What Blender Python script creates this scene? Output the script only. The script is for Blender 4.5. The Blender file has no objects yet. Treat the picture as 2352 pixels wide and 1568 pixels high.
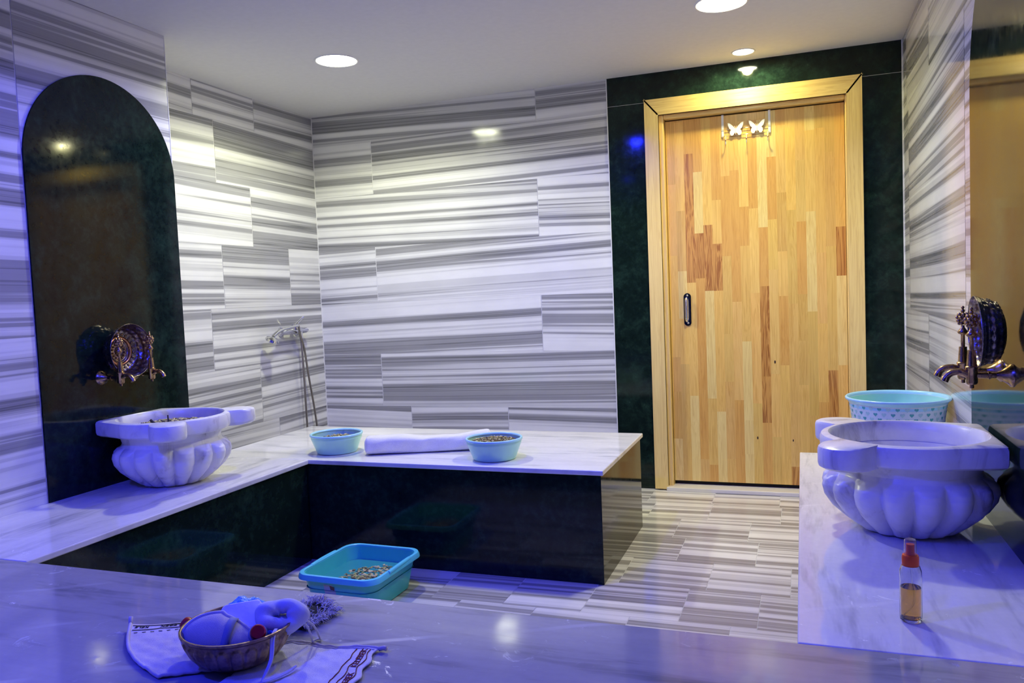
import bpy, bmesh, math, random
from mathutils import Vector, Matrix
from math import sin, cos, pi, radians, sqrt, atan2
random.seed(7)
C = bpy.context.scene.collection
V = Vector

# ------------------------------------------------------------------ sizes
XR, XL, YE, D, HC, B = -2.977, -2.609, 2.850, 4.512, 2.339, 0.454
X1, YM1, YM2, XM, YF, X2, YR2, XW, XG = -2.066, 2.964, 3.787, -0.734, 1.594, -0.021, 3.436, 0.492, -1.020
YN = -1.7           # wall behind the camera

# ------------------------------------------------------------------ materials
def nt(name):
    m = bpy.data.materials.new(name); m.use_nodes = True
    t = m.node_tree; t.nodes.clear()
    o = t.nodes.new('ShaderNodeOutputMaterial'); p = t.nodes.new('ShaderNodeBsdfPrincipled')
    t.links.new(p.outputs[0], o.inputs[0])
    return m, t, p
def N(t, kind, **kw):
    n = t.nodes.new(kind)
    for k, v in kw.items():
        if k.startswith('i_'):
            key = k[2:]
            key = int(key) if key.isdigit() else key.replace('_', ' ')
            n.inputs[key].default_value = v
        else: setattr(n, k, v)
    return n
def L(t, a, b): t.links.new(a, b)
def ramp(t, fac, stops, interp='LINEAR'):
    r = t.nodes.new('ShaderNodeValToRGB'); r.color_ramp.interpolation = interp
    e = r.color_ramp.elements
    while len(e) < len(stops): e.new(0.5)
    for i, (p, c) in enumerate(stops):
        e[i].position = p
        e[i].color = (c, c, c, 1) if isinstance(c, (int, float)) else (c[0], c[1], c[2], 1)
    L(t, fac, r.inputs[0]); return r.outputs[0]
def mathn(t, op, a, b=None, c=None):
    n = t.nodes.new('ShaderNodeMath'); n.operation = op
    for i, x in enumerate((a, b, c)):
        if x is None: continue
        if isinstance(x, (int, float)): n.inputs[i].default_value = x
        else: L(t, x, n.inputs[i])
    return n.outputs[0]
def mixc(t, fac, a, b, mode='MIX'):
    n = t.nodes.new('ShaderNodeMix'); n.data_type = 'RGBA'; n.blend_type = mode
    if isinstance(fac, (int, float)): n.inputs[0].default_value = fac
    else: L(t, fac, n.inputs[0])
    for i, x in ((6, a), (7, b)):
        if isinstance(x, tuple): n.inputs[i].default_value = (x[0], x[1], x[2], 1)
        else: L(t, x, n.inputs[i])
    return n.outputs[2]
def vmap(t, src, scale, loc=(0, 0, 0), rot=(0, 0, 0)):
    m = N(t, 'ShaderNodeMapping'); m.inputs['Scale'].default_value = scale
    m.inputs['Location'].default_value = loc; m.inputs['Rotation'].default_value = rot
    L(t, src, m.inputs[0]); return m.outputs[0]
def noise(t, vec, scale, detail=2, rough=.5, dist=0):
    n = N(t, 'ShaderNodeTexNoise'); n.inputs['Scale'].default_value = scale
    n.inputs['Detail'].default_value = detail; n.inputs['Roughness'].default_value = rough
    n.inputs['Distortion'].default_value = dist
    if vec is not None: L(t, vec, n.inputs['Vector'])
    return n.outputs[0]
def bumpn(t, p, h, strength, distance=.002):
    b = N(t, 'ShaderNodeBump'); b.inputs['Strength'].default_value = strength
    b.inputs['Distance'].default_value = distance
    L(t, h, b.inputs['Height']); L(t, b.outputs[0], p.inputs['Normal'])
def plain(name, col, rough=.5, metal=0, trans=0, ior=1.45, coat=0, bump=None, sub=0, emis=None, estr=0, alpha=1, sheen=0):
    m, t, p = nt(name)
    p.inputs['Base Color'].default_value = (*col, 1)
    p.inputs['Roughness'].default_value = rough; p.inputs['Metallic'].default_value = metal
    p.inputs['Transmission Weight'].default_value = trans; p.inputs['IOR'].default_value = ior
    p.inputs['Coat Weight'].default_value = coat; p.inputs['Sheen Weight'].default_value = sheen
    p.inputs['Subsurface Weight'].default_value = sub
    if sub: p.inputs['Subsurface Radius'].default_value = (.01, .01, .01)
    p.inputs['Alpha'].default_value = alpha
    if emis: p.inputs['Emission Color'].default_value = (*emis, 1); p.inputs['Emission Strength'].default_value = estr
    tc = N(t, 'ShaderNodeTexCoord')
    v = noise(t, tc.outputs['Object'], 35 if not bump else bump[0], 3)
    L(t, mixc(t, .10, col, ramp(t, v, [(.3, tuple(c*.6 for c in col)), (.7, col)])), p.inputs['Base Color'])
    if bump: bumpn(t, p, v, bump[1], bump[2])
    return m

def striped(name, light, grey, dark, rough, warm=1.0):
    """polished striped marble tiles; the UV map runs in metres, u along the stripes"""
    m, t, p = nt(name)
    uv = N(t, 'ShaderNodeUVMap').outputs[0]
    wob = noise(t, vmap(t, uv, (.55, 2.4, 1)), 1.0, 1)
    sep = N(t, 'ShaderNodeSeparateXYZ'); L(t, uv, sep.inputs[0])
    vv = mathn(t, 'ADD', sep.outputs[1], mathn(t, 'MULTIPLY', mathn(t, 'SUBTRACT', wob, .5), .018))
    com = N(t, 'ShaderNodeCombineXYZ'); L(t, mathn(t, 'MULTIPLY', sep.outputs[0], .006), com.inputs[0]); L(t, vv, com.inputs[1])
    q = com.outputs[0]
    a = noise(t, q, 19, 1, .5)
    b = noise(t, vmap(t, q, (1, 1, 1), (3.3, 7.1, 0)), 52, 2, .55)
    c = noise(t, vmap(t, q, (1, 1, 1), (9.3, 1.7, 0)), 8, 0, .5)
    s = mathn(t, 'ADD', mathn(t, 'MULTIPLY', a, .66), mathn(t, 'MULTIPLY', b, .34))
    s = mathn(t, 'ADD', s, mathn(t, 'MULTIPLY', mathn(t, 'SUBTRACT', c, .5), .22))
    mid = tuple(x*.62+y*.38 for x, y in zip(light, grey))
    col = ramp(t, s, [(.37, light), (.44, tuple(x*.95 for x in light)), (.468, mid), (.502, mid),
                      (.53, grey), (.595, tuple(x*.88 for x in grey)), (.605, dark), (.64, grey)])
    cloud = noise(t, vmap(t, uv, (3, 8, 1)), 1.5, 4)
    col = mixc(t, .5, col, ramp(t, cloud, [(.3, .84), (.7, 1.0)]), 'MULTIPLY')
    L(t, col, p.inputs['Base Color'])
    L(t, ramp(t, noise(t, vmap(t, uv, (4, 4, 1)), 3, 4), [(.3, rough), (.75, rough*1.9)]), p.inputs['Roughness'])
    p.inputs['IOR'].default_value = 1.5
    return m

def bench_marble(name, along='X', stains=False, f=1.0):
    m, t, p = nt(name)
    ge = N(t, 'ShaderNodeNewGeometry').outputs['Position']
    sc = (1, 1, 1) if along == 'X' else (1, 1, 1)
    rot = (0, 0, 0) if along == 'X' else (0, 0, radians(90))
    q = vmap(t, ge, (1, 1, 1), (0, 0, 0), rot)
    wob = noise(t, vmap(t, q, (.8, 1.6, 1)), 1.6, 3)
    sep = N(t, 'ShaderNodeSeparateXYZ'); L(t, q, sep.inputs[0])
    com = N(t, 'ShaderNodeCombineXYZ')
    L(t, mathn(t, 'MULTIPLY', sep.outputs[0], .16), com.inputs[0])
    L(t, mathn(t, 'ADD', sep.outputs[1], mathn(t, 'MULTIPLY', wob, .10)), com.inputs[1])
    a = noise(t, com.outputs[0], 11, 4, .6)
    b = noise(t, vmap(t, com.outputs[0], (1, 1, 1), (5, 5, 0)), 34, 3, .6)
    s = mathn(t, 'ADD', mathn(t, 'MULTIPLY', a, .72), mathn(t, 'MULTIPLY', b, .28))
    col = ramp(t, s, [(.36, (.86, .84, .82)), (.52, (.78, .765, .75)), (.60, (.60, .59, .59)), (.70, (.40, .40, .41))])
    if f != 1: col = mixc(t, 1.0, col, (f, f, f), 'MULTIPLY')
    fine = noise(t, ge, 60, 4)
    col = mixc(t, .25, col, ramp(t, fine, [(.35, .86), (.65, 1.0)]), 'MULTIPLY')
    rough = ramp(t, noise(t, ge, 7, 5, .65), [(.4, .055), (.7, .14)])
    if stains:
        st = noise(t, vmap(t, ge, (1, 1, 1), (2.2, .4, 0)), 16, 6, .72, 1.4)
        zone = ramp(t, noise(t, vmap(t, ge, (1, 1, 1), (.7, 3.1, 0)), 2.6, 2), [(.47, 0.0), (.62, 1.0)])
        mk = mathn(t, 'MULTIPLY', ramp(t, st, [(.60, 0.0), (.66, 1.0)]), zone)
        lines = N(t, 'ShaderNodeTexWave', wave_type='BANDS'); lines.inputs['Scale'].default_value = .9
        lines.inputs['Distortion'].default_value = 2.2; lines.inputs['Detail'].default_value = 3
        L(t, vmap(t, ge, (1, 1.6, 1), (.3, 0, 0), (0, 0, .9)), lines.inputs[0])
        ln = mathn(t, 'MULTIPLY', ramp(t, lines.outputs[1], [(.985, 0.0), (.998, .5)]), zone)
        mk = mathn(t, 'MAXIMUM', mk, ln)
        col = mixc(t, mathn(t, 'MULTIPLY', mk, .55), col, (.95, .93, .90))
        rough = mixc(t, mk, rough, (.42, .42, .42))
    L(t, col, p.inputs['Base Color']); L(t, rough, p.inputs['Roughness'])
    p.inputs['IOR'].default_value = 1.52
    return m

def green_marble(name):
    m, t, p = nt(name)
    ge = N(t, 'ShaderNodeNewGeometry').outputs['Position']
    a = noise(t, ge, 9, 8, .66, .6); b = noise(t, ge, 38, 6, .7, .3)
    s = mathn(t, 'ADD', mathn(t, 'MULTIPLY', a, .55), mathn(t, 'MULTIPLY', b, .45))
    col = ramp(t, s, [(.36, (.004, .009, .0075)), (.50, (.007, .016, .0125)), (.62, (.014, .033, .023)), (.74, (.05, .10, .06))])
    L(t, col, p.inputs['Base Color'])
    L(t, ramp(t, b, [(.3, .05), (.7, .11)]), p.inputs['Roughness'])
    p.inputs['IOR'].default_value = 1.34
    return m

def wood(name, base, darkc, tone_attr=None, rough=.32, axis='Z', uvmap=True, amp=.09):
    m, t, p = nt(name)
    if uvmap: q = N(t, 'ShaderNodeUVMap').outputs[0]
    else: q = N(t, 'ShaderNodeTexCoord').outputs['Object']
    if not uvmap:
        q = vmap(t, q, (1, 1, 1), (0, 0, 0), {'Z': (0, 0, 0), 'X': (0, radians(90), 0)}[axis])
        sc1, sc2 = (30, 30, 1.3), (120, 120, 3)
    else: sc1, sc2 = (26, 1.6, 1), (130, 4, 1)
    wob = noise(t, vmap(t, q, tuple(s*.25 for s in sc1)), 1, 2)
    g1 = noise(t, vmap(t, q, sc1), 1.0, 4, .55, 1.4)
    g2 = noise(t, vmap(t, q, sc2), 1.0, 3, .6)
    w = mathn(t, 'SINE', mathn(t, 'MULTIPLY', g1, 42))
    s = mathn(t, 'ADD', mathn(t, 'MULTIPLY', w, amp), mathn(t, 'MULTIPLY', g2, .75))
    s = mathn(t, 'ADD', s, mathn(t, 'MULTIPLY', wob, .3))
    col = ramp(t, s, [(.30, darkc), (.52, tuple((x*2+y)/3 for x, y in zip(base, darkc))), (.72, base)])
    if tone_attr:
        at = N(t, 'ShaderNodeAttribute', attribute_name=tone_attr)
        col = mixc(t, 1.0, col, at.outputs['Color'], 'MULTIPLY')
    L(t, col, p.inputs['Base Color']); p.inputs['Roughness'].default_value = rough
    p.inputs['Coat Weight'].default_value = .35; p.inputs['Coat Roughness'].default_value = .12
    bumpn(t, p, g2, .08, .001)
    return m

def basin_marble(name):
    m, t, p = nt(name)
    q = N(t, 'ShaderNodeTexCoord').outputs['Object']
    a = noise(t, vmap(t, q, (1, 1, .55), (0, 0, 0), (.3, .5, .2)), 7, 6, .62, 1.6)
    b = noise(t, q, 30, 4)
    col = ramp(t, a, [(.34, (.90, .885, .875)), (.53, (.84, .825, .815)), (.62, (.68, .66, .64)), (.70, (.40, .37, .35))])
    col = mixc(t, .3, col, ramp(t, b, [(.35, .86), (.65, 1.0)]), 'MULTIPLY')
    L(t, col, p.inputs['Base Color']); p.inputs['Roughness'].default_value = .30
    p.inputs['Subsurface Weight'].default_value = .12
    p.inputs['Subsurface Radius'].default_value = (.012, .011, .010)
    p.inputs['IOR'].default_value = 1.5
    return m

def aged_metal(name, c1, c2, rough=.24, bump=.25):
    m, t, p = nt(name)
    q = N(t, 'ShaderNodeTexCoord').outputs['Object']
    a = noise(t, q, 55, 5, .6)
    L(t, ramp(t, a, [(.35, c2), (.62, c1)]), p.inputs['Base Color'])
    p.inputs['Metallic'].default_value = 1
    L(t, ramp(t, a, [(.3, rough*1.6), (.7, rough)]), p.inputs['Roughness'])
    bumpn(t, p, noise(t, q, 140, 2), bump, .0012)
    return m

def cloth(name, col, col2, scale=900, strength=.5):
    m, t, p = nt(name)
    q = N(t, 'ShaderNodeTexCoord').outputs['Object']
    a = noise(t, q, 18, 4); b = noise(t, q, scale, 2)
    c = mixc(t, 1.0, ramp(t, a, [(.35, col2), (.65, col)]), ramp(t, b, [(.3, .82), (.7, 1.0)]), 'MULTIPLY')
    L(t, c, p.inputs['Base Color']); p.inputs['Roughness'].default_value = .95
    p.inputs['Sheen Weight'].default_value = .25
    bumpn(t, p, b, strength, .0015)
    return m

M_WALL = striped('striped marble wall tiles', (.88, .87, .83), (.37, .365, .365), (.17, .17, .172), .07)
M_FLOOR = striped('striped marble floor tiles', (.84, .81, .76), (.40, .38, .36), (.22, .20, .195), .11)
M_GROUT = plain('pale grout', (.78, .77, .74), .8)
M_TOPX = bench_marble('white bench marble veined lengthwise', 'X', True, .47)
M_TOPM = bench_marble('white platform marble', 'X')
M_TOPY = bench_marble('white bench marble veined in depth', 'Y', True)
M_GREEN = green_marble('dark green marble')
M_CEIL = plain('off white ceiling paint', (.74, .73, .71), .85)
M_DOORW = wood('finger jointed pine', (.90, .60, .165), (.74, .43, .095), 'Tone')
M_DOORR = wood('ring grained pine', (.88, .56, .15), (.50, .24, .05), 'Tone', amp=.22)
M_FRAMEW = wood('pine door casing', (.92, .68, .24), (.74, .48, .15), None, .35, 'Z', False)
M_FRAMEX = wood('pine door casing head', (.92, .68, .24), (.74, .48, .15), None, .35, 'X', False)
M_DARK = plain('dark gap', (.01, .01, .01), .8)
M_BASIN = basin_marble('carved white marble')
M_BRASS = aged_metal('aged brass', (.62, .42, .20), (.34, .21, .12), .2)
M_BRONZE = aged_metal('tinned bronze bowl', (.42, .36, .33), (.22, .15, .11), .22, .45)
M_COPPER = plain('copper band', (.70, .36, .20), .25, 1)
M_CHROME = plain('chrome', (.75, .75, .76), .08, 1)
M_STEEL = plain('grey metal hose', (.34, .31, .27), .35, .9)
M_AQUA = plain('pale aqua plastic', (.46, .84, .70), .28, sub=.0)
M_AQUARIM = plain('light blue plastic rim', (.42, .78, .88), .22)
M_TUB = plain('turquoise plastic', (.08, .60, .52), .3)
M_TUBRIM = plain('turquoise plastic rim', (.14, .66, .78), .22)
M_BUCKET = plain('white plastic bucket wall', (.72, .86, .82), .3)
M_HEART = plain('teal heart print', (.10, .45, .40), .35)
M_HEART2 = plain('pale mint heart print', (.45, .74, .66), .35)
M_STICK = plain('worn paper sticker', (.42, .46, .52), .7)
M_STICK2 = plain('brown sticker mark', (.14, .07, .05), .7)
M_TOWEL = cloth('white terry towel', (.90, .89, .90), (.84, .83, .85), 500, .8)
M_KESE = cloth('cream woven mitt cloth', (.82, .74, .70), (.72, .64, .60), 700, .7)
M_KESE2 = cloth('white woven mitt cloth', (.86, .83, .82), (.74, .71, .71), 700, .7)
M_PIPING = cloth('cream piping', (.86, .80, .74), (.74, .66, .58), 1200, .7)
M_BLACK = plain('black woven lettering', (.02, .02, .025), .9)
M_MAROON = plain('maroon woven lettering', (.16, .02, .035), .9)
M_PAD = cloth('cream terry pad', (.86, .78, .62), (.76, .68, .54), 800, .8)
M_BAND = cloth('grey blue elastic band', (.36, .40, .52), (.30, .33, .45), 1200, .6)
M_PUFF = cloth('white foam mesh', (.88, .88, .92), (.80, .80, .86), 1300, .7)
M_CORD = cloth('white cord', (.86, .84, .86), (.76, .74, .78), 1600, .5)
M_SOAP = plain('white soap', (.88, .88, .86), .45, bump=(60, .4, .002))
M_BASKET = aged_metal('embossed bronze basket bowl', (.50, .36, .20), (.25, .16, .10), .34, .4)
M_REDCAP = plain('red plastic cap', (.50, .012, .02), .22)
M_ORANGE = plain('orange red plastic', (.92, .11, .02), .3)
M_GLASS = plain('clear plastic', (.96, .97, .98), .03, trans=1, ior=1.42)
M_CAPCLEAR = plain('clear dust cap', (.98, .92, .92), .06, trans=.96, ior=1.2)
M_OIL = plain('amber liquid', (.95, .50, .07), .02, trans=1, ior=1.36)
M_MILK = plain('blue tinted clear bottle', (.55, .66, .92), .12, trans=.55, ior=1.3)
M_WATER = plain('tinted water', (.55, .80, .68), .02, trans=1, ior=1.33)
M_BUTTER = plain('white painted metal', (.86, .85, .84), .3)
M_FUZZD = plain('dark woven strap', (.012, .012, .016), .95)
M_FUZZL = cloth('pale frayed fibre', (.88, .85, .82), (.66, .62, .58), 900, .5)
M_HERB = [plain('dried herb green', (.42, .40, .14), .85), plain('dried herb tan', (.74, .64, .32), .85),
          plain('dried herb brown', (.20, .14, .06), .85)]
def mesh_net(name, col):
    m, t, p = nt(name)
    q = N(t, 'ShaderNodeTexCoord').outputs['Object']
    v = N(t, 'ShaderNodeTexVoronoi'); v.feature = 'DISTANCE_TO_EDGE'; v.inputs['Scale'].default_value = 330
    L(t, q, v.inputs['Vector'])
    p.inputs['Base Color'].default_value = (*col, 1); p.inputs['Roughness'].default_value = .4
    L(t, ramp(t, v.outputs[0], [(.12, 1.0), (.24, .38)]), p.inputs['Alpha'])
    return m
M_NET = mesh_net('blue shower net', (.10, .42, .92))
def emit(name, col, s):
    m = bpy.data.materials.new(name); m.use_nodes = True; t = m.node_tree; t.nodes.clear()
    o = t.nodes.new('ShaderNodeOutputMaterial'); e = t.nodes.new('ShaderNodeEmission')
    e.inputs[0].default_value = (*col, 1); e.inputs[1].default_value = s
    t.links.new(e.outputs[0], o.inputs[0]); return m

# ------------------------------------------------------------------ mesh helpers
class MB:
    def __init__(s): s.v = []; s.f = []; s.m = []; s.uv = []; s.tone = []
    def add(s, vs, fs, mi=0, uvs=None, tone=None):
        b = len(s.v); s.v += [tuple(x) for x in vs]
        for k, f in enumerate(fs):
            s.f.append(tuple(b+i for i in f)); s.m.append(mi)
            s.uv.append(uvs[k] if uvs else None); s.tone.append(tone)
        return s
    def box(s, a, b, mi=0, rot=None, org=None):
        x0, y0, z0 = a; x1, y1, z1 = b
        vs = [V((x, y, z)) for z in (z0, z1) for y in (y0, y1) for x in (x0, x1)]
        if rot: vs = [org + rot @ (v-org) for v in vs]
        return s.add(vs, [(0, 2, 3, 1), (4, 5, 7, 6), (0, 1, 5, 4), (2, 6, 7, 3), (0, 4, 6, 2), (1, 3, 7, 5)], mi)
    def lathe(s, prof, n=48, mi=0, M=None, mod=None, close=False):
        vs = []; fs = []
        for i, (r, z) in enumerate(prof):
            for k in range(n):
                a = 2*pi*k/n; rr = r if mod is None else mod(r, z, a, i)
                v = V((rr*cos(a), rr*sin(a), z)); vs.append(M @ v if M else v)
        for i in range(len(prof)-1):
            for k in range(n):
                k2 = (k+1) % n
                fs.append((i*n+k, i*n+k2, (i+1)*n+k2, (i+1)*n+k))
        if prof[0][0] > 0 and close: fs.append(tuple(range(n-1, -1, -1)))
        if prof[-1][0] > 0 and close: fs.append(tuple((len(prof)-1)*n+k for k in range(n)))
        return s.add(vs, fs, mi)
    def tube(s, pts, r, n=10, mi=0, cap=True, closed=False):
        pts = [V(p) for p in pts]; m = len(pts)
        rs = r if isinstance(r, (list, tuple)) else [r]*m
        vs = []; fs = []; up = None
        for i, p in enumerate(pts):
            if closed: d = pts[(i+1) % m]-pts[i-1]
            else: d = pts[min(i+1, m-1)]-pts[max(i-1, 0)]
            d = d.normalized() if d.length > 1e-9 else V((0, 0, 1))
            if up is None:
                up = V((0, 0, 1)) if abs(d.z) < .9 else V((1, 0, 0))
            u = (up - d*up.dot(d))
            u = u.normalized() if u.length > 1e-6 else d.orthogonal().normalized()
            up = u; w = d.cross(u)
            for k in range(n):
                a = 2*pi*k/n; vs.append(p + (u*cos(a)+w*sin(a))*rs[i])
        lim = m if closed else m-1
        for i in range(lim):
            j = (i+1) % m
            for k in range(n):
                k2 = (k+1) % n; fs.append((i*n+k, i*n+k2, j*n+k2, j*n+k))
        if cap and not closed: fs += [tuple(range(n-1, -1, -1)), tuple((m-1)*n+k for k in range(n))]
        return s.add(vs, fs, mi)
    def ell(s, c, rad, n=16, mi=0, M=None):
        vs = []; fs = []; h = n//2
        for i in range(h+1):
            th = pi*i/h
            for k in range(n):
                a = 2*pi*k/n
                v = V((rad[0]*sin(th)*cos(a), rad[1]*sin(th)*sin(a), rad[2]*cos(th)))
                if M: v = M @ v
                vs.append(V(c)+v)
        for i in range(h):
            for k in range(n):
                k2 = (k+1) % n; fs.append((i*n+k, (i+1)*n+k, (i+1)*n+k2, i*n+k2))
        return s.add(vs, fs, mi)
    def build(s, name, mats, parent=None, smooth=False, bevel=0, sub=0, solid=0, weld=True):
        me = bpy.data.meshes.new(name); me.from_pydata(s.v, [], s.f)
        mats = mats if isinstance(mats, (list, tuple)) else [mats]
        for m in mats: me.materials.append(m)
        for p, mi in zip(me.polygons, s.m): p.material_index = mi; p.use_smooth = bool(smooth)
        if any(u is not None for u in s.uv):
            ul = me.uv_layers.new(name='UVMap')
            for p, u in zip(me.polygons, s.uv):
                if u is None: continue
                for li, q in zip(p.loop_indices, u): ul.data[li].uv = q
        if any(x is not None for x in s.tone):
            ca = me.color_attributes.new('Tone', 'FLOAT_COLOR', 'CORNER')
            for p, x in zip(me.polygons, s.tone):
                c = (*(x or (1, 1, 1)), 1)
                for li in p.loop_indices: ca.data[li].color = c
        if weld:
            bm = bmesh.new(); bm.from_mesh(me)
            bmesh.ops.remove_doubles(bm, verts=bm.verts, dist=1e-6)
            bmesh.ops.dissolve_degenerate(bm, dist=1e-7, edges=bm.edges)
            bm.to_mesh(me); bm.free()
        o = bpy.data.objects.new(name, me); C.objects.link(o)
        if parent: o.parent = parent; o.matrix_parent_inverse = Matrix.Translation(-parent.location) if parent.rotation_euler.z == 0 else parent.matrix_basis.inverted()
        if bevel:
            bv = o.modifiers.new('bevel', 'BEVEL'); bv.width = bevel; bv.segments = 3; bv.limit_method = 'ANGLE'; bv.angle_limit = radians(40)
        if solid:
            so = o.modifiers.new('solid', 'SOLIDIFY'); so.thickness = solid; so.offset = 0
        if sub:
            su = o.modifiers.new('sub', 'SUBSURF'); su.levels = sub; su.render_levels = sub
        if smooth == 'auto':
            try: me.set_sharp_from_angle(angle=radians(38))
            except Exception: pass
        return o

def tag(o, label, cat, group=None, kind=None):
    if label: o['label'] = label
    if cat: o['category'] = cat
    if group: o['group'] = group
    if kind: o['kind'] = kind
    return o
def thing(name, label, cat, loc, group=None):
    o = bpy.data.objects.new(name, None); o.empty_display_size = .1; C.objects.link(o); o.location = loc
    return tag(o, label, cat, group)
def struct(o): o['kind'] = 'structure'; return o
def smoothpts(pts, k=6):
    pts = [V(p) for p in pts]; out = []
    for i in range(len(pts)-1):
        p0 = pts[max(i-1, 0)]; p1 = pts[i]; p2 = pts[i+1]; p3 = pts[min(i+2, len(pts)-1)]
        for j in range(k):
            t = j/k
            out.append(.5*((2*p1)+(-p0+p2)*t+(2*p0-5*p1+4*p2-p3)*t*t+(-p0+3*p1-3*p2+p3)*t*t*t))
    out.append(pts[-1]); return out
def copy_tree(o, delta, label=None, group=None):
    r = o.copy(); C.objects.link(r); r.location = o.location + V(delta)
    if label: r['label'] = label
    if group: r['group'] = group
    for ch in list(o.children):
        c = ch.copy(); C.objects.link(c); c.parent = r; c.matrix_parent_inverse = ch.matrix_parent_inverse.copy()
        for g in list(ch.children):
            d = g.copy(); C.objects.link(d); d.parent = c; d.matrix_parent_inverse = g.matrix_parent_inverse.copy()
    return r

# ------------------------------------------------------------------ the room
def tiles(mb, P, rows, mi_t=0, slope=.0, g=.0019, seed=1, ztrim=None):
    """P(u, v) -> point on the surface; rows: list of (v0, v1, [u breaks])"""
    rnd = random.Random(seed)
    for v0, v1, us in rows:
        for u0, u1 in zip(us[:-1], us[1:]):
            a0, a1, b0, b1 = u0+g, u1-g, v0+g*.15, v1-g*.15
            ou, ov = rnd.uniform(0, 90), rnd.uniform(0, 90); sh = rnd.uniform(-.035, .035)
            q = [(a0, b0), (a1, b0), (a1, b1), (a0, b1)]
            mb.add([P(*x) for x in q], [(0, 1, 2, 3)], mi_t, [[(x+ou, y+ov+sh*(x-u0)) for x, y in q]])
zc = [2.339, 2.153, 1.818, 1.482, 1.134, .80, .462, .127, 0.0]
# back wall: tiled left part, green marble right part with the door opening
mb = MB(); J = [(-2.977, -1.445, XG), (-2.977, -2.548, XG), (-2.977, -1.452, XG), (-2.977, -2.552, XG), (-2.977, -1.455, XG),
                (-2.977, -2.550, XG), (-2.977, -2.35, -1.693, XG), (-2.977, -2.0, XG)]
tiles(mb, lambda u, v: (u, D, v), [(zc[i+1], zc[i], J[i]) for i in range(8)], 0, seed=11)
DX0, DX1, DZ1 = -.735, .233, 2.105
mb.add([(-3.05, D+.0012, -.05), (XG, D+.0012, -.05), (XG, D+.0012, 2.4), (-3.05, D+.0012, 2.4)], [(0, 1, 2, 3)], 1)
# green marble slabs with fine joints
def slab(x0, x1, z0, z1, g=.0007): mb.add([(x0+g, D-.001, z0+g), (x1-g, D-.001, z0+g), (x1-g, D-.001, z1-g), (x0+g, D-.001, z1-g)], [(0, 1, 2, 3)], 2)
slab(XG, DX0-.03, 0, 2.18); slab(DX1+.03, XW, 0, 2.18); slab(XG, XW, 2.18, HC); slab(DX0-.03, DX1+.03, DZ1+.03, 2.18)
mb.box((XG, D-.0008, -.05), (DX0, D+.2, 2.4), 1); mb.box((DX1, D-.0008, -.05), (XW+.1, D+.2, 2.4), 1); mb.box((DX0, D-.0008, DZ1), (DX1, D+.2, 2.4), 1)
mb.box((-3.1, D+.0015, -.05), (XG, D+.2, 2.4), 1)
struct(mb.build('wall_back', [M_WALL, M_GROUT, M_GREEN]))
# trim strip between tile and green marble
mb = MB(); mb.box((XG-.0025, D-.004, 0), (XG+.0025, D, HC)); struct(mb.build('trim_1', plain('white edge strip', (.8, .8, .78), .4)))
# left wall
mb = MB(); JL = [(YE, 3.42, 3.923, D), (YE, 3.572, D), (YE, 3.852, D), (YE, 3.581, 4.188, D), (YE, 3.467, D), (YE, 3.85, D), (YE, 3.3, 4.0, D), (YE, 3.7, D)]
tiles(mb, lambda u, v: (XR, u, v), [(zc[i+1], zc[i], JL[i]) for i in range(8)], 0, seed=23)
mb.box((XR-.15, YE+.002, -.05), (XR-.0012, D+.15, 2.4), 1)
struct(mb.build('wall_left_recess', [M_WALL, M_GROUT]))
mb = MB()
ra = [(1.065, HC, (2.117, YE)), (0, 1.065, (2.117, YE)), (1.065, HC, (.55, 2.117)), (0, 1.065, (.55, 2.117)), (1.065, HC, (YN, -.6, .55)), (0, 1.065, (YN, -.6, .55))]
tiles(mb, lambda u, v: (XL, u, v), ra, 0, seed=4)
tiles(mb, lambda u, v: (u, YE, v), [(0, 1.065, (XR, XL)), (1.065, HC, (XR, XL))], 0, seed=41)
mb.box((XR-.15, YN-.1, -.05), (XL-.0012, YE-.0012, 2.4), 1)
struct(mb.build('wall_left', [M_WALL, M_GROUT]))
# right wall
mb = MB()
rr = [(1.99, HC, (YN, -.4, 1.6, 2.74, 3.64, 4.36, D)), (.995, 1.99, (YN, .2, 1.9, 2.9, 4.30, D)), (0, .995, (YN, -.2, 1.2, 2.4, 3.7, D))]
tiles(mb, lambda u, v: (XW, u, v), rr, 0, seed=8)
mb.box((XW+.0012, YN-.1, -.05), (XW+.15, D+.15, 2.4), 1)
struct(mb.build('wall_right', [M_WALL, M_GROUT]))
mb = MB()
rn = [(0, 1.1, (XL, -1.6, -.5, XW)), (1.1, HC, (XL, -1.1, -.2, XW))]
tiles(mb, lambda u, v: (u, YN, v), rn, 0, seed=9)
mb.box((-3.1, YN-.15, -.05), (XW+.15, YN-.0012, 2.4), 1)
struct(mb.build('wall_near', [M_GREEN, M_GREEN]))
# floor
mb = MB(); rnd = random.Random(5); rows = []
y = YN; fixed = {2.70: [-1.66, -1.36, -1.07, -.77, -.422, -.162, .14], 2.395: [-1.9, -1.58, -1.235, -.936, -.59, -.246, .06],
                 3.015: [-1.6, -1.3, -1.0, -.70, -.363, -.06], 3.325: [-.95, -.52, -.2, .1], 3.635: [-.86, -.583, -.25, .05], 3.94: [-.756, -.46, -.117, .2], 4.245: [-.808, -.47, -.13]}
ys = sorted(fixed.keys())
full = [YN + (ys[0]-YN)*i/13 for i in range(13)] + ys + [D+.12]
for a, b in zip(full[:-1], full[1:]):
    k = [x for x in fixed if abs(x-a) < 1e-6]
    if k: us = fixed[k[0]]
    else: us = []
    lo = us[0] if us else -.2 + rnd.uniform(0, .3)
    us = list(us) or [lo]
    while us[0] > XR+.35: us.insert(0, us[0]-rnd.choice((.3, .34, .45)))
    while us[-1] < XW-.35: us.append(us[-1]+rnd.choice((.3, .34)))
    us = [XR-.03]+us+[XW+.01]
    rows.append((a, b, us))
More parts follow.
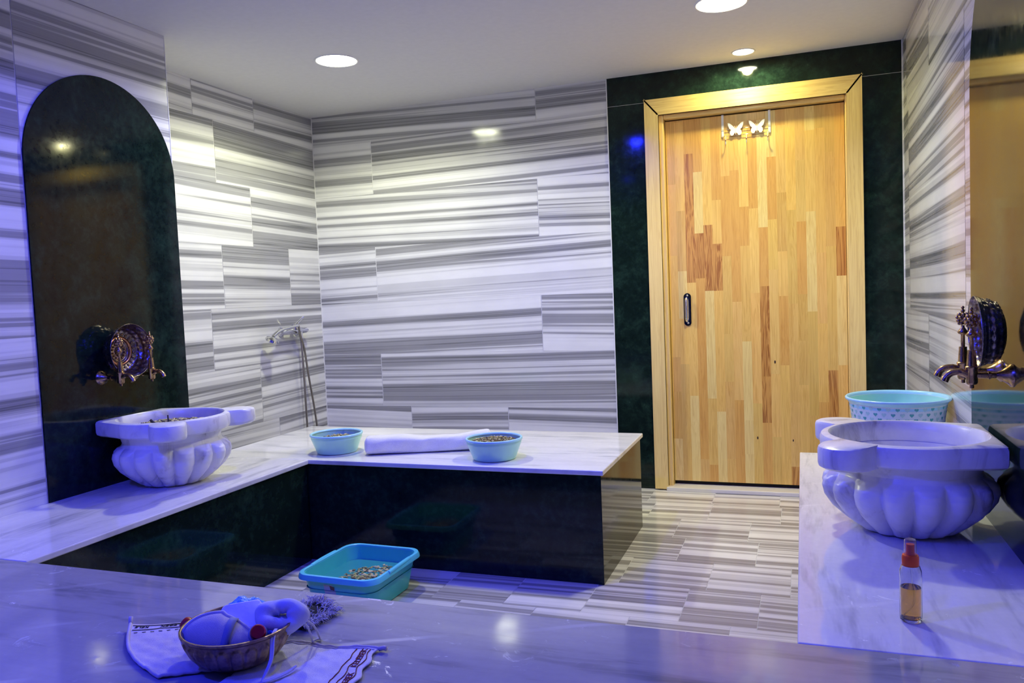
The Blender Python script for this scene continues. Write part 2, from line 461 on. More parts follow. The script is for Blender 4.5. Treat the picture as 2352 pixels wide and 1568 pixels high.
tiles(mb, lambda u, v: (u, v, 0), rows, 0, g=.0010, seed=77)
mb.box((-3.1, YN-.15, -.12), (XW+.15, D+.2, -.0012), 1)
struct(mb.build('floor', [M_FLOOR, M_GROUT]))
mb = MB(); mb.box((-3.1, YN-.15, HC), (XW+.15, D+.2, HC+.1)); struct(mb.build('ceiling', M_CEIL))
# pale joint strips in the corners
mb = MB(); mb.box((XR, D-.004, 0), (XR+.004, D, HC)); struct(mb.build('trim_2', M_GROUT))
mb = MB(); mb.box((XW-.004, D-.004, 0), (XW, D, HC)); struct(mb.build('trim_3', M_GROUT))
mb = MB(); mb.box((XL-.003, YE-.003, B), (XL+.001, YE+.001, HC)); struct(mb.build('trim_4', M_GROUT))

# door -------------------------------------------------------------
door = thing('door_1', None, None, (-.24, D, 0)); struct(door)
def prism(mb, poly, axis, a, b, mi=0):
    n = len(poly); vs = []
    for c in (a, b):
        for p in poly:
            vs.append({'y': (p[0], c, p[1]), 'z': (p[0], p[1], c), 'x': (c, p[0], p[1])}[axis])
    fs = [tuple(range(n)), tuple(range(2*n-1, n-1, -1))] + [(i, (i+1) % n + 0, (i+1) % n+n, i+n) for i in range(n)]
    return mb.add(vs, fs, mi)
OX0, OX1, OZ = -.803, .300, 2.185
c0, c1 = 4.487, 4.53
mb = MB(); prism(mb, [(OX0, .012), (DX0, .012), (DX0, DZ1), (OX0, OZ)], 'y', c0, c1); f1 = mb.build('casing', M_FRAMEW, door, bevel=.004)
mb = MB(); prism(mb, [(DX1, .012), (OX1, .012), (OX1, OZ), (DX1, DZ1)], 'y', c0, c1); mb.build('casing', M_FRAMEW, door, bevel=.004)
mb = MB(); prism(mb, [(DX0, DZ1), (DX1, DZ1), (OX1, OZ), (OX0, OZ)], 'y', c0, c1); mb.build('casing', M_FRAMEX, door, bevel=.004)
mb = MB(); mb.box((DX0, 4.515, .012), (DX0+.028, 4.66, DZ1)); mb.build('jamb', M_FRAMEW, door, bevel=.006)
mb = MB(); mb.box((DX1-.010, 4.515, .012), (DX1, 4.66, DZ1)); mb.build('jamb', M_FRAMEW, door, bevel=.004)
mb = MB(); mb.box((DX0+.028, 4.515, DZ1-.026), (DX1-.010, 4.66, DZ1)); mb.build('jamb', M_FRAMEX, door, bevel=.006)
# finger-jointed leaf
LX0, LX1, LZ0, LZ1, LY = -.704, .221, .044, 2.072, 4.558
mb = MB(); rnd = random.Random(31); ncol = 19; cw = (LX1-LX0)/ncol
for i in range(ncol):
    z = LZ0 - rnd.uniform(0, .35); x0 = LX0+i*cw
    while z < LZ1:
        h = rnd.choice((.22, .30, .38, .46, .55, .62)) * rnd.uniform(.85, 1.2); a, b = max(z, LZ0), min(z+h, LZ1); z += h
        if b-a < 1e-4: continue
        k = rnd.random()
        tone = (rnd.uniform(.92, 1.06),)*1
        s = rnd.uniform(.86, 1.04)
        if k < .24: t3 = (1.02, 1.16, 1.45)
        elif k < .38: t3 = (.88, .74, .62)
        elif k < .42: t3 = (.78, .62, .50)
        else: t3 = (s, s*rnd.uniform(.92, 1.0), s*rnd.uniform(.82, 1.0))
        ou, ov = rnd.uniform(0, 60), rnd.uniform(0, 60)
        q = [(x0, a), (x0+cw, a), (x0+cw, b), (x0, b)]
        mb.add([(x, LY, zz) for x, zz in q], [(0, 1, 2, 3)], 0, [[(x+ou, zz+ov) for x, zz in q]], t3); mb.m[-1] = 2 if .38 <= k < .415 else 0
mb.box((LX0, LY+.0008, LZ0), (LX1, LY+.04, LZ1), 1)
leaf = mb.build('door_leaf', [M_DOORW, M_FRAMEW, M_DOORR], door)
mb = MB()
for (x, z, r) in ((-.146, .72, .0055), (-.245, .30, .005), (-.06, .29, .004)):
    mb.ell((x, LY-.0002, z), (r*.8, .0008, r*1.7), 10)
mb.build('knot', plain('pine knot', (.05, .022, .012), .6), leaf, smooth=True)
mb = MB(); mb.box((LX0-.02, LY+.02, .02), (LX1+.01, LY+.09, LZ0+.002)); mb.box((DX0+.03, LY+.05, .02), (DX1-.01, LY+.12, DZ1)); mb.build('shadow_gap', M_DARK, door)
hm = thing('tmp', None, None, (0, 0, 0)); bpy.data.objects.remove(hm)
mb = MB(); hx = -.607
prof = []
for k in range(24):
    a = 2*pi*k/24; prof.append((hx+.0185*cos(a), (1.092 if sin(a) >= 0 else .950)+.0185*sin(a)))
prism(mb, prof, 'y', LY-.006, LY+.001)
h = mb.build('handle_plate', M_CHROME, leaf, bevel=.002)
mb = MB(); mb.tube(smoothpts([(hx-.004, LY-.004, 1.085), (hx-.004, LY-.028, 1.078), (hx-.004, LY-.034, 1.05), (hx-.004, LY-.034, .985), (hx-.004, LY-.028, .962), (hx-.004, LY-.004, .955)]), .007, 12)
mb.ell((hx, LY-.008, 1.10), (.006, .004, .006), 10); mb.ell((hx+.002, LY-.008, .945), (.006, .004, .006), 10)
mb.build('handle', M_CHROME, h, smooth=True)
# door sill
mb = MB(); mb.box((DX0-.005, 4.470, 0), (DX1+.005, 4.62, .022)); tr = mb.build('trim_5', plain('pale stone sill', (.80, .76, .68), .25), bevel=.003); struct(tr)

# over-door butterfly rack
rk = thing('hook_rack', 'white metal over-door hook rack with two butterflies at the top of the pine door', 'hook rack', (-.265, LY-.006, 1.95))
for x in (-.392, -.149):
    mb = MB(); mb.box((x-.006, LY-.006, 1.955), (x+.006, LY-.004, LZ1+.004)); mb.box((x-.006, LY-.006, LZ1+.002), (x+.006, LY+.042, LZ1+.004)); mb.build('strap', M_BUTTER, rk)
mb = MB()
for z in (1.958, 1.993): mb.tube([(-.395, LY-.010, z), (-.146, LY-.010, z)], .0014, 8)
mb.build('rail', M_CHROME, rk, smooth=True)
wing = [(0, .004), (.004, .012), (.014, .024), (.030, .040), (.041, .043), (.040, .030), (.034, .014), (.024, .004), (.030, -.004), (.031, -.016), (.024, -.026), (.014, -.026), (.006, -.014), (.0, -.012)]
for x, z in ((-.323, 1.983), (-.213, 1.985)):
    mb = MB(); poly = [(x+a, z+b) for a, b in wing] + [(x-a, z+b) for a, b in reversed(wing[1:-1])]
    prism(mb, poly, 'y', LY-.0145, LY-.0125)
    mb.tube([(x, LY-.015, z-.022), (x, LY-.016, z), (x, LY-.015, z+.012)], [.0015, .003, .0015], 8)
    mb.tube([(x, LY-.014, z+.010), (x+.007, LY-.014, z+.024)], .0007, 6); mb.tube([(x, LY-.014, z+.010), (x-.007, LY-.014, z+.024)], .0007, 6)
    mb.build('butterfly', M_BUTTER, rk)
for x in (-.376, -.267, -.158):
    mb = MB(); mb.tube(smoothpts([(x, LY-.010, 1.96), (x, LY-.010, 1.925), (x, LY-.016, 1.912), (x, LY-.028, 1.914), (x, LY-.034, 1.928)]), .0016, 8)
    mb.ell((x, LY-.034, 1.930), (.0045, .0045, .0045), 10, 1)
    mb.build('hook', [M_BUTTER, M_BRASS], rk, smooth=True)

# ------------------------------------------------------------------ benches
def bench(name, label, cat, rect, faces, topmat, under_z=.0, over=.012, ends=()):
    x0, x1, y0, y1 = rect
    b = thing(name, label, cat, ((x0+x1)/2, (y0+y1)/2, 0))
    mb = MB(); mb.box((x0, y0, B-.02), (x1, y1, B)); mb.build('marble_top', topmat, b, bevel=.004)
    mb = MB(); mb.box((x0+(over if 'L' in faces else 0), y0+(over if 'N' in faces else 0), 0), (x1-(over if 'R' in faces else 0), y1-(over if 'F' in faces else 0), B-.0205))
    mb.build('green_marble_base', M_GREEN, b, bevel=.0015)
    return b
bench('marble_bench', 'white marble bench along the left wall, under the basin full of herbs', 'bench', (XL, X1, YF+.001, YM1), 'R', M_TOPY)
bench('marble_platform', 'white marble platform in the middle on a dark green base, holding the rolled towel', 'platform', (XL+.0, XM, YM1+.001, YM2), 'NRF', M_TOPM)
bench('marble_bench', 'white marble bench along the right wall, under the empty basin and spray bottle', 'bench', (X2, XW, YF+.001, YR2), 'LF', M_TOPY)
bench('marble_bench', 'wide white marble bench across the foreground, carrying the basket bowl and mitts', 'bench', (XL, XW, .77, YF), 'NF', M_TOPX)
# arched panels
def arch(name, label, X, y0, y1, ztop, out):
    r = (y1-y0)/2; yc = (y0+y1)/2; zs = ztop-r
    poly = [(y0, B), (y1, B)] + [(yc+r*cos(a), zs+r*sin(a)) for a in [pi*k/48 for k in range(49)]]
    mb = MB(); prism(mb, poly, 'x', X, X+out); o = mb.build(name, M_GREEN, bevel=.002)
    return tag(o, label, 'wall panel')
arch('arched_panel', 'dark green marble arched panel on the left wall behind the herb-filled basin', XL, 2.122, YE-.001, 2.071, .006)
arch('arched_panel', 'dark green marble arched panel on the right wall, reflecting the wooden door', XW, 2.056, 2.784, 2.071, -.006)

# ------------------------------------------------------------------ carved basins
def basin(label, X, yc, s, wallx):
    """X: centre; s=+1 front towards +X, -1 towards -X"""
    root = thing('stone_basin', label, 'basin', (X, yc, B), 'carved marble basins')
    H = .268; n = 192; R0, RH = .224, .196
    wd = abs(wallx-X)-.008
    def rim_r(a):        # a measured from the front direction
        best = R0; dx, dy = cos(a), sin(a)
        for ex, ey, er in ((.168, .198, .066), (.168, -.198, .066)):
            b = dx*ex+dy*ey; q = b*b-(ex*ex+ey*ey-er*er)
            if q > 0 and b > 0: best = max(best, b+sqrt(q))
        # back block: tapered polygon up to the wall
        pts = [(-.02, R0*.995), (-wd, .172), (-wd, -.172), (-.02, -R0*.995)]
        for (ax, ay), (bx, by) in zip(pts[:-1], pts[1:]):
            ex, ey = bx-ax, by-ay; den = dx*ey-dy*ex
            if abs(den) < 1e-9: continue
            t = (ax*ey-ay*ex)/den; u = (ax*dy-ay*dx)/den
            if t > 0 and -1e-6 <= u <= 1+1e-6: best = max(best, min(t, 9))
        return min(best, wd/max(-dx, 1e-6)) if dx < -.01 else best
    mb = MB(); rows = [(None, H-.064, .0), (None, H-.062, 0), ('m', H-.062, -.000)]
    vs = []; fs = []
    lay = [('in', RH*.97, H-.062), ('off', -.016, H-.062), ('off', -.003, H-.055), ('off', .0, H-.046), ('off', 0, H-.012), ('off', -.0035, H-.004), ('off', -.012, H), ('in', RH+.006, H), ('in', RH, H-.006), ('in', RH*.975, H-.03), ('in', RH*.97, H-.062)]
    for kind, p, z in lay:
        for k in range(n):
            a = 2*pi*k/n; r = p if kind == 'in' else rim_r(a)+p
            vs.append((X+s*r*cos(a), yc+r*sin(a), B+z))
    for i in range(len(lay)-1):
        for k in range(n):
            k2 = (k+1) % n; f = (i*n+k, i*n+k2, (i+1)*n+k2, (i+1)*n+k)
            fs.append(f if s > 0 else f[::-1])
    mb.add(vs, fs); mb.build('rim', M_BASIN, root, smooth='auto')
    # lobed bowl
    prof = [(.0, .0), (.105, .0), (.128, .008), (.165, .036), (.198, .066), (.218, .096), (.224, .122), (.220, .140), (.207, .153), (.188, .163), (.181, .180), (.186, .209)]
    inn = [(.192, .209), (.178, .16), (.168, .12), (.155, .085), (.11, .062), (.05, .052), (0, .050)]
    def amp(z): return .038*max(0, min(1, (z+.012)/.035))*max(0, min(1, (.166-z)/.028))
    NL = 16
    mb = MB()
    def mod(r, z, a, i):
        if r < .02: return r
        t = abs(sin(NL*a/2+.2)); return r - amp(z)*(1-t**.5)
    dense = []
    for (r0, z0), (r1, z1) in zip(prof[:-1], prof[1:]):
        for q in range(4): dense.append((r0+(r1-r0)*q/4, z0+(z1-z0)*q/4))
    dense.append(prof[-1])
    T = Matrix.Translation((X, yc, B+.0005))
    mb.lathe(dense, 384, 0, T, mod); mb.build('lobed_bowl', M_BASIN, root, smooth=True)
    mb = MB(); mb.lathe(inn, 96, 0, T); mb.build('bowl_interior', M_BASIN, root, smooth=True)
    return root
BL = basin('carved white marble basin with dried herbs inside, under the left arched panel', XL+.006+.222, 2.505, 1, XL+.006)
BR = basin('empty carved white marble basin with lobed bowl, under the right arched panel', XW-.006-.222, 2.425, -1, XW-.006)

# ------------------------------------------------------------------ wall taps and hanging bowls
def tap(label, wallx, s, y, z=.885, stand=.098, group='brass wall taps'):
    wx = wallx; bx = wallx+s*stand
    t = thing('wall_tap', label, 'tap', (wx, y, z), group)
    RX = Matrix.Rotation(radians(90)*s, 4, 'Y')
    mb = MB(); mb.lathe([(.0, 0), (.030, 0), (.029, .004), (.022, .010), (.012, .024), (.008, .034), (0, .036)], 24, 0, Matrix.Translation((wx, y, z)) @ RX)
    mb.build('flange', M_BRASS, t, smooth='auto')
    mb = MB(); mb.tube([(wx+s*.02, y, z), (wx+s*.045, y, z), (wx+s*.046, y, z), (wx+s*.052, y, z), (wx+s*.053, y, z), (bx, y, z)], [.007, .007, .010, .010, .0075, .0075], 14); mb.build('pipe', M_BRASS, t, smooth='auto')
    mb = MB()
    mb.lathe([(0, -.032), (.005, -.032), (.005, -.024), (.011, -.022), (.013, -.017), (.013, .016), (.0145, .018), (.0145, .022), (.0115, .024), (.009, .060), (.0095, .064), (0, .066)], 24, 0, Matrix.Translation((bx, y, z)),
             lambda r, zz, a, i: r*(1+.05*abs(sin(6*a))) if r > .008 else r)
    mb.build('tap_body', M_BRASS, t, smooth='auto')
    mb = MB(); mb.tube(smoothpts([(bx+s*.008, y, z+.002), (bx+s*.026, y, z+.009), (bx+s*.044, y, z+.007), (bx+s*.056, y, z-.002), (bx+s*.062, y, z-.014)], 5), [.0095]*6+[.0085]*10+[.0095]*5, 14)
    mb.build('spout', M_BRASS, t, smooth='auto')
    mb = MB(); T = Matrix.Translation((bx, y, z))
    mb.lathe([(.0045, .062), (.0045, .096), (.010, .099), (.012, .103), (.007, .111), (.004, .116), (.004, .121)], 16, 0, T, lambda r, zz, a, i: r*(1+.12*abs(sin(4*a))))
    c = V((bx, y, z+.139))
    mb.ell(c, (.013, .013, .015), 12)
    for i in range(4):
        th = -.9+i*.55
        for k in range(6):
            a = 2*pi*(k+.5*(i % 2))/6
            mb.ell(c+V((.0135*cos(th)*cos(a), .0135*cos(th)*sin(a), .016*sin(th))), (.0046, .0046, .005), 8)
    mb.ell(c+V((0, 0, .020)), (.0055, .0055, .006), 8); mb.ell(c+V((0, 0, .029)), (.0045, .0045, .0045), 8)
    mb.build('handle', M_BRASS, t, smooth=True)
    return t
PLX, PRX = XL+.006, XW-.006
t0 = tap('left tap of the pair over the herb-filled basin', PLX, 1, 2.388)
t1 = copy_tree(t0, (0, .158, 0), 'tap over the herb-filled basin, the one of its pair nearer the shower')
t2 = tap('nearer tap of the pair above the empty right basin, its spout low over the rim', PRX, -1, 2.275, z=.897, stand=.088)
t3 = copy_tree(t2, (0, .115, 0), 'farther tap of the pair above the empty right basin, against the striped wall')

def metal_bowl(label, X, y, z, R, dep, s, tilt=0.0):
    root = thing('metal_bowl', label, 'bowl', (X, y, z), 'embossed metal bowls')
    Mx = Matrix.Translation((X, y, z)) @ Matrix.Rotation(s*radians(90)-s*tilt, 4, 'Y')
    def mod(r, zz, a, i):
        d = dep+zz if zz <= 0 else 0
        return r
    # local z = 0 at the rim, -dep at the base
    prof = [(0, -dep+.003), (R*.30, -dep+.003), (R*.48, -dep), (R*.60, -dep+.004), (R*.78, -dep*.78), (R*.88, -dep*.48), (R*.91, -dep*.2), (R*.965, -.008), (R, 0), (R*.99, .002)]
    inn = [(R*.96, -.006), (R*.895, -dep*.2), (R*.865, -dep*.48), (R*.765, -dep*.76), (R*.58, -dep+.009), (R*.50, -dep+.007), (R*.47, -dep+.012), (R*.42, -dep+.012), (R*.38, -dep+.007), (R*.2, -dep+.008), (R*.17, -dep+.016), (R*.10, -dep+.021), (0, -dep+.023)]
    P = []
    allp = prof+inn
    for (r0, z0), (r1, z1) in zip(allp[:-1], allp[1:]):
        for q in range(5): P.append((r0+(r1-r0)*q/5, z0+(z1-z0)*q/5))
    P.append(allp[-1])
    def emb(r, zz, a, i):
        t = -zz/dep
        if .12 < t < .9 and r > R*.55:
            row = int((t-.12)/.26); ph = (t-.12)/.26-row
            e = abs(sin(11*a+row*pi/2))*sin(pi*ph)
            return r+.0035*e
        return r
    mb = MB(); mb.lathe(P, 132, 0, Mx, emb); beads = mb; mb = MB()
    mb.lathe([(R*.54, -dep+.013), (R*.57, -dep+.016), (R*.51, -dep+.0185), (R*.45, -dep+.016), (R*.47, -dep+.012)], 64, 0, Mx); mb.build('copper_ring', M_COPPER, root, smooth=True)
    mb = beads
    for k in range(14):
        a = 2*pi*k/14; mb.ell(Mx @ V((R*.28*cos(a), R*.28*sin(a), -dep+.012)), (.005, .005, .005), 8, 1)
    for k in range(22):
        a = 2*pi*k/22; mb.ell(Mx @ V((R*.66*cos(a), R*.66*sin(a), -dep*.86+.002)), (.005, .006, .006), 8, 1)
    mb.build('bowl_shell', [M_BRONZE, M_BRASS], root, smooth=True)
    return root
metal_bowl('round embossed metal bowl propped behind the taps on the left arched panel', XL+.094, 2.462, .987, .106, .078, 1, .04)
metal_bowl('dark embossed metal bowl propped behind the taps on the right wall panel, seen edge-on', XW-.088, 2.262, 1.008, .090, .060, -1, -.03)

# ------------------------------------------------------------------ shower mixer on the left wall
sh = thing('shower_mixer', 'chrome shower mixer with hand shower on the striped wall near the room corner', 'shower', (XR, 4.14, .98))
for y in (4.06, 4.22):
    mb = MB(); mb.lathe([(0, 0), (.030, 0), (.029, .006), (.018, .012), (.012, .030), (0, .032)], 20, 0, Matrix.Translation((XR, y, .975)) @ Matrix.Rotation(radians(90), 4, 'Y')); mb.build('flange', M_CHROME, sh, smooth='auto')
mb = MB(); mb.tube([(XR+.045, 3.99, .975), (XR+.045, 4.02, .975), (XR+.045, 4.06, .975), (XR+.045, 4.22, .975), (XR+.045, 4.255, .975), (XR+.045, 4.275, .975)], [.012, .017, .019, .019, .017, .010], 16)
mb.tube([(XR+.03, 4.06, .975), (XR+.05, 4.06, .975)], .014, 12); mb.tube([(XR+.03, 4.22, .975), (XR+.05, 4.22, .975)], .014, 12)
mb.tube([(XR+.05, 4.19, .97), (XR+.055, 4.19, .925)], [.014, .010], 12)
mb.build('mixer_body', M_CHROME, sh, smooth='auto')
mb = MB(); mb.lathe([(0, 0), (.022, 0), (.023, .020), (.018, .032), (0, .034)], 18, 0, Matrix.Translation((XR+.05, 4.14, .985)))
mb.tube([(XR+.05, 4.14, 1.012), (XR+.075, 4.15, 1.035), (XR+.10, 4.165, 1.062)], [.009, .008, .006], 12)
mb.build('lever', M_CHROME, sh, smooth='auto')
mb = MB(); mb.tube([(XR+.045, 4.01, .975), (XR+.06, 3.99, .985), (XR+.07, 3.975, .99)], [.010, .012, .014], 10)
mb.tube(smoothpts([(XR+.10, 4.10, 1.01), (XR+.085, 4.02, 1.0), (XR+.078, 3.94, .985), (XR+.08, 3.88, .96)], 4), [.008]*7+[.010]*6, 12)
mb.lathe([(0, .012), (.014, .010), (.036, .002), (.042, -.010), (.038, -.014), (0, -.016)], 26, 0, Matrix.Translation((XR+.086, 3.865, .945)) @ Matrix.Rotation(radians(28), 4, 'Y'))
mb.build('hand_shower', M_CHROME, sh, smooth='auto')
for pts in ([(XR+.055, 4.19, .93), (XR+.058, 4.192, .70), (XR+.055, 4.20, .45), (XR+.05, 4.215, .22), (XR+.06, 4.26, .14), (XR+.06, 4.31, .22), (XR+.05, 4.30, .45), (XR+.05, 4.25, .70), (XR+.055, 4.215, .86), (XR+.075, 4.15, .96), (XR+.10, 4.105, 1.008)],):
    mb = MB(); mb.tube(smoothpts(pts, 8), .0065, 10); mb.build('hose', M_STEEL, sh, smooth=True)

# ------------------------------------------------------------------ ceiling lights
def downlight(label, x, y, r, col, s, cat='ceiling light'):
    t = thing('ceiling_light', label, cat, (x, y, HC), 'recessed ceiling lights')
    mb = MB(); mb.lathe([(r+.010, 0), (r+.009, -.003), (r+.002, -.004), (r, 0)], 64, 0, Matrix.Translation((x, y, HC-.0002))); mb.build('trim_ring', M_BUTTER, t, smooth=True)
    mb = MB(); n = 64
    mb.add([(x+r*cos(2*pi*k/n), y-r*sin(2*pi*k/n), HC-.0015) for k in range(n)], [tuple(range(n))]); mb.build('diffuser', emit('lit diffuser '+cat+str(round(x, 2)), col, s), t)
    return t
WH = (.97, 1.0, .70)
downlight('bright round ceiling light at the left, above the corner with the shower', -2.15, 3.51, .098, WH, 12)
downlight('round ceiling light cut off by the top edge of the photo', -.30, 3.56, .102, WH, 12)
downlight('small round ceiling spot just above the wooden door', -.262, 4.340, .050, (1.0, .96, .62), 30)
BLUE = (.012, .02, 1.0)
downlight('blue round recessed light in the middle of the ceiling', -1.22, 2.60, .050, BLUE, 12)
downlight('blue round recessed light in the ceiling over the foreground bench', -1.75, .36, .050, BLUE, 12)
downlight('added blue fill light in the ceiling near the right wall, out of view', -.60, .22, .050, BLUE, 12)  # added fill, out of view: makes the right foreground marble bluer
def beam(name, x, y, e, deg, blend, col, soft):
    ld = bpy.data.lights.new(name, 'SPOT'); ld.energy = e; ld.color = col; ld.spot_size = radians(deg); ld.spot_blend = blend; ld.shadow_soft_size = soft
    lo = bpy.data.objects.new(name, ld); C.objects.link(lo); lo.location = (x, y, HC-.006)
beam('ceiling_light_beam', -2.15, 3.51, 32, 160, .35, WH, .07)
beam('ceiling_light_beam', -.30, 3.56, 29, 150, .8, WH, .08)
beam('door_spot_beam', -.262, 4.34, 5.5, 168, .3, (1.0, .95, .40), .03)
beam('blue_light_beam', -1.22, 2.60, 25, 164, .15, BLUE, .04)
beam('blue_light_beam', -1.75, .36, 62, 164, .15, BLUE, .04)
beam('blue_light_beam', -.60, .22, 20, 164, .15, BLUE, .04)  # beam of the added fill, tinting the front bench's right half
# ------------------------------------------------------------------ bowls, bucket, tub
def debris(name, label, cx, cy, z, r, n, seed, size=.008, hump=.01, ry=None, mats=None, group=None):
    rnd = random.Random(seed); mb = MB(); ry = ry or r
    nn = 24
    mb.add([(cx, cy, z+hump*.6)]+[(cx+r*cos(2*pi*k/nn), cy+ry*sin(2*pi*k/nn), z-.002) for k in range(nn)], [(0, 1+k, 1+(k+1) % nn) for k in range(nn)], 2)
    for i in range(n):
        a = rnd.uniform(0, 2*pi); q = sqrt(rnd.random())*.97
        p = V((cx+r*q*cos(a), cy+ry*q*sin(a), z+hump*(1-q*q)+rnd.uniform(-.002, .005)))
        M = Matrix.Rotation(rnd.uniform(0, 6.28), 4, 'Z') @ Matrix.Rotation(rnd.uniform(-.7, .7), 4, 'X')
        l = size*rnd.uniform(.5, 1.5); w = size*rnd.uniform(.25, .6); h = size*rnd.uniform(.15, .4)
        mb.ell(p, (l, w, h), 6, rnd.choice((0, 0, 1, 1, 2)), M)
    o = mb.build(name, mats or M_HERB, smooth=True, weld=False)
    tag(o, label, 'herbs', group, 'stuff'); return o
def round_bowl(label, x, y, r, h, rb, group):
    t = thing('plastic_bowl', label, 'bowl', (x, y, B), group)
    T = Matrix.Translation((x, y, B+.0005))
    mb = MB(); mb.lathe([(0, .003), (rb*.86, .003), (rb*.88, 0), (rb*.97, .002), (rb, .008), (rb+(r-rb)*.80, h*.74), (rb+(r-rb)*.86, h*.78), (r-.006, h-.008), (r-.0075, h-.008), (rb+(r-rb)*.76, h*.74), (rb-.003, .010), (rb*.8, .007), (0, .007)], 80, 0, T)
    mb.build('bowl_wall', M_AQUA, t, smooth='auto')
    mb = MB(); mb.lathe([(r-.008, h-.010), (r-.004, h-.011), (r-.001, h-.011), (r, h-.007), (r-.001, h-.002), (r-.005, h), (r-.009, h-.002), (r-.010, h-.008)], 80, 0, T)
    mb.build('bowl_rim', M_AQUARIM, t, smooth=True)
    return t
round_bowl('small pale aqua plastic bowl of herbs at the left end of the rolled towel', -2.035, 3.150, .121, .090, .093, 'aqua plastic bowls on the platform')
round_bowl('small pale aqua plastic bowl of herbs at the right end of the rolled towel', -1.243, 3.125, .122, .092, .093, 'aqua plastic bowls on the platform')
debris('dried_herbs', 'dried herbs in the aqua bowl left of the rolled towel', -2.035, 3.150, B+.060, .104, 260, 1, .0065, .008)
debris('dried_herbs', 'dried herbs heaped in the aqua bowl right of the rolled towel', -1.243, 3.125, B+.070, .108, 420, 2, .0065, .014)
debris('dried_herbs', 'dried herbs filling the left carved marble basin', XL+.228, 2.505, B+.222, .186, 700, 3, .010, .018)
tw = thing('twig', 'thin dark stick leaning out of the herbs at the left of the left basin', 'stick', (-2.39, 2.44, B+.235), 'sticks in the left basin')
mb = MB(); mb.tube([(-2.385, 2.445, B+.228), (-2.402, 2.418, B+.262)], [.0042, .0048], 8); mb.build('stick', M_STEEL if False else plain('dark wood stick', (.05, .045, .05), .7), tw)
tw = thing('twig', 'thin dark stick standing upright in the herbs of the left basin', 'stick', (-2.36, 2.468, B+.235), 'sticks in the left basin')
mb = MB(); mb.tube([(-2.360, 2.468, B+.224), (-2.361, 2.467, B+.274)], [.0038, .0026], 8); mb.build('stick', plain('dark wood stick', (.05, .045, .05), .7), tw)

# hearts bucket behind the right basin
bx, by, bh, br, bb = .318, 3.185, .268, .176, .128
t = thing('plastic_bucket', 'round pale aqua plastic bucket printed with little hearts behind the empty basin', 'bucket', (bx, by, B))
T = Matrix.Translation((bx, by, B+.0005))
mb = MB(); mb.lathe([(0, .004), (bb*.9, .004), (bb, .0), (br-.012, bh-.012), (br-.014, bh-.012), (bb-.003, .006), (0, .007)], 96, 0, T)
slope = (br-.012-bb)/(bh-.012)
row = 0; zz = bh-.030
while zz > .03:
    r = bb+slope*zz+.0006
    for k in range(34):
        a = 2*pi*(k+.5*(row % 2))/34; sz = .0085 if k % 2 == row % 2 else .0075
        vs = []
        for q in range(16):
            tt = 2*pi*q/16; hx_ = sz*.062*16*sin(tt)**3; hz = sz*.062*(13*cos(tt)-5*cos(2*tt)-2*cos(3*tt)-cos(4*tt))
            aa = a+hx_/r; rr_ = r+slope*hz; vs.append(T @ V((rr_*cos(aa), rr_*sin(aa), zz+hz)))
        mb.add(vs, [tuple(range(16))], 1 if (k+row) % 2 else 2)
    row += 1; zz -= .0185
mb.build('bucket_wall', [M_BUCKET, M_HEART, M_HEART2], t, smooth='auto', weld=False)
mb = MB(); mb.lathe([(br-.0145, bh-.035), (br-.013, bh-.012), (br-.010, bh-.003), (br-.004, bh), (br, bh-.004), (br-.001, bh-.010), (br-.006, bh-.012), (br-.011, bh-.020)], 96, 0, T); mb.build('bucket_rim', M_AQUARIM, t, smooth=True)
mb = MB(); mb.lathe([(br-.0148, bh-.014), (bb-.0035, .0075), (0, .0078)], 96, 0, T); mb.build('bucket_lining', M_AQUA, t, smooth=True)

# square tub on the floor
def rrect(cx, cy, hx, hy, rad, z, n=8, rot=0):
    out = []
    for sx, sy, a0 in ((1, 1, 0), (-1, 1, pi/2), (-1, -1, pi), (1, -1, 3*pi/2)):
        for k in range(n+1):
            a = a0+pi/2*k/n; x = sx*(hx-rad)+rad*cos(a); y = sy*(hy-rad)+rad*sin(a)
            out.append((cx+x*cos(rot)-y*sin(rot), cy+x*sin(rot)+y*cos(rot), z))
    return out
def loft(mb, loops, mi=0, cap0=False, cap1=False):
    n = len(loops[0]); vs = [p for l in loops for p in l]; fs = []
    for i in range(len(loops)-1):
        for k in range(n):
            k2 = (k+1) % n; fs.append((i*n+k, i*n+k2, (i+1)*n+k2, (i+1)*n+k))
    if cap0: fs.append(tuple(range(n-1, -1, -1)))
    if cap1: fs.append(tuple((len(loops)-1)*n+k for k in range(n)))
    return mb.add(vs, fs, mi)
tx, ty, trot = -1.630, 2.645, radians(-1.5)
TZ = .140
t = thing('plastic_tub', 'square turquoise plastic tub of water and herbs on the striped floor', 'tub', (tx, ty, 0))
mb = MB()
R_ = lambda hx, hy, rad, z: rrect(tx, ty, hx, hy, rad, z, 8, trot)
loft(mb, [R_(.128, .148, .05, .0005), R_(.138, .158, .055, .004), R_(.148, .172, .055, .07), R_(.158, .182, .055, TZ-.02), R_(.160, .184, .055, TZ-.008), R_(.157, .181, .055, TZ-.008), R_(.155, .179, .055, TZ-.02), R_(.145, .169, .053, .07), R_(.134, .154, .05, .008)], 0, True, True)
tb = mb.build('tub_wall', M_TUB, t, smooth='auto')
mb = MB()
loft(mb, [R_(.158, .182, .055, TZ-.012), R_(.158, .182, .055, TZ-.002), R_(.163, .187, .057, TZ+.001), R_(.171, .195, .06, TZ-.001), R_(.175, .199, .062, TZ-.010), R_(.176, .200, .062, TZ-.020), R_(.174, .198, .062, TZ-.020), R_(.172, .196, .06, TZ-.008), R_(.158, .182, .055, TZ-.012)])
mb.build('tub_rim', M_TUBRIM, t, smooth='auto')
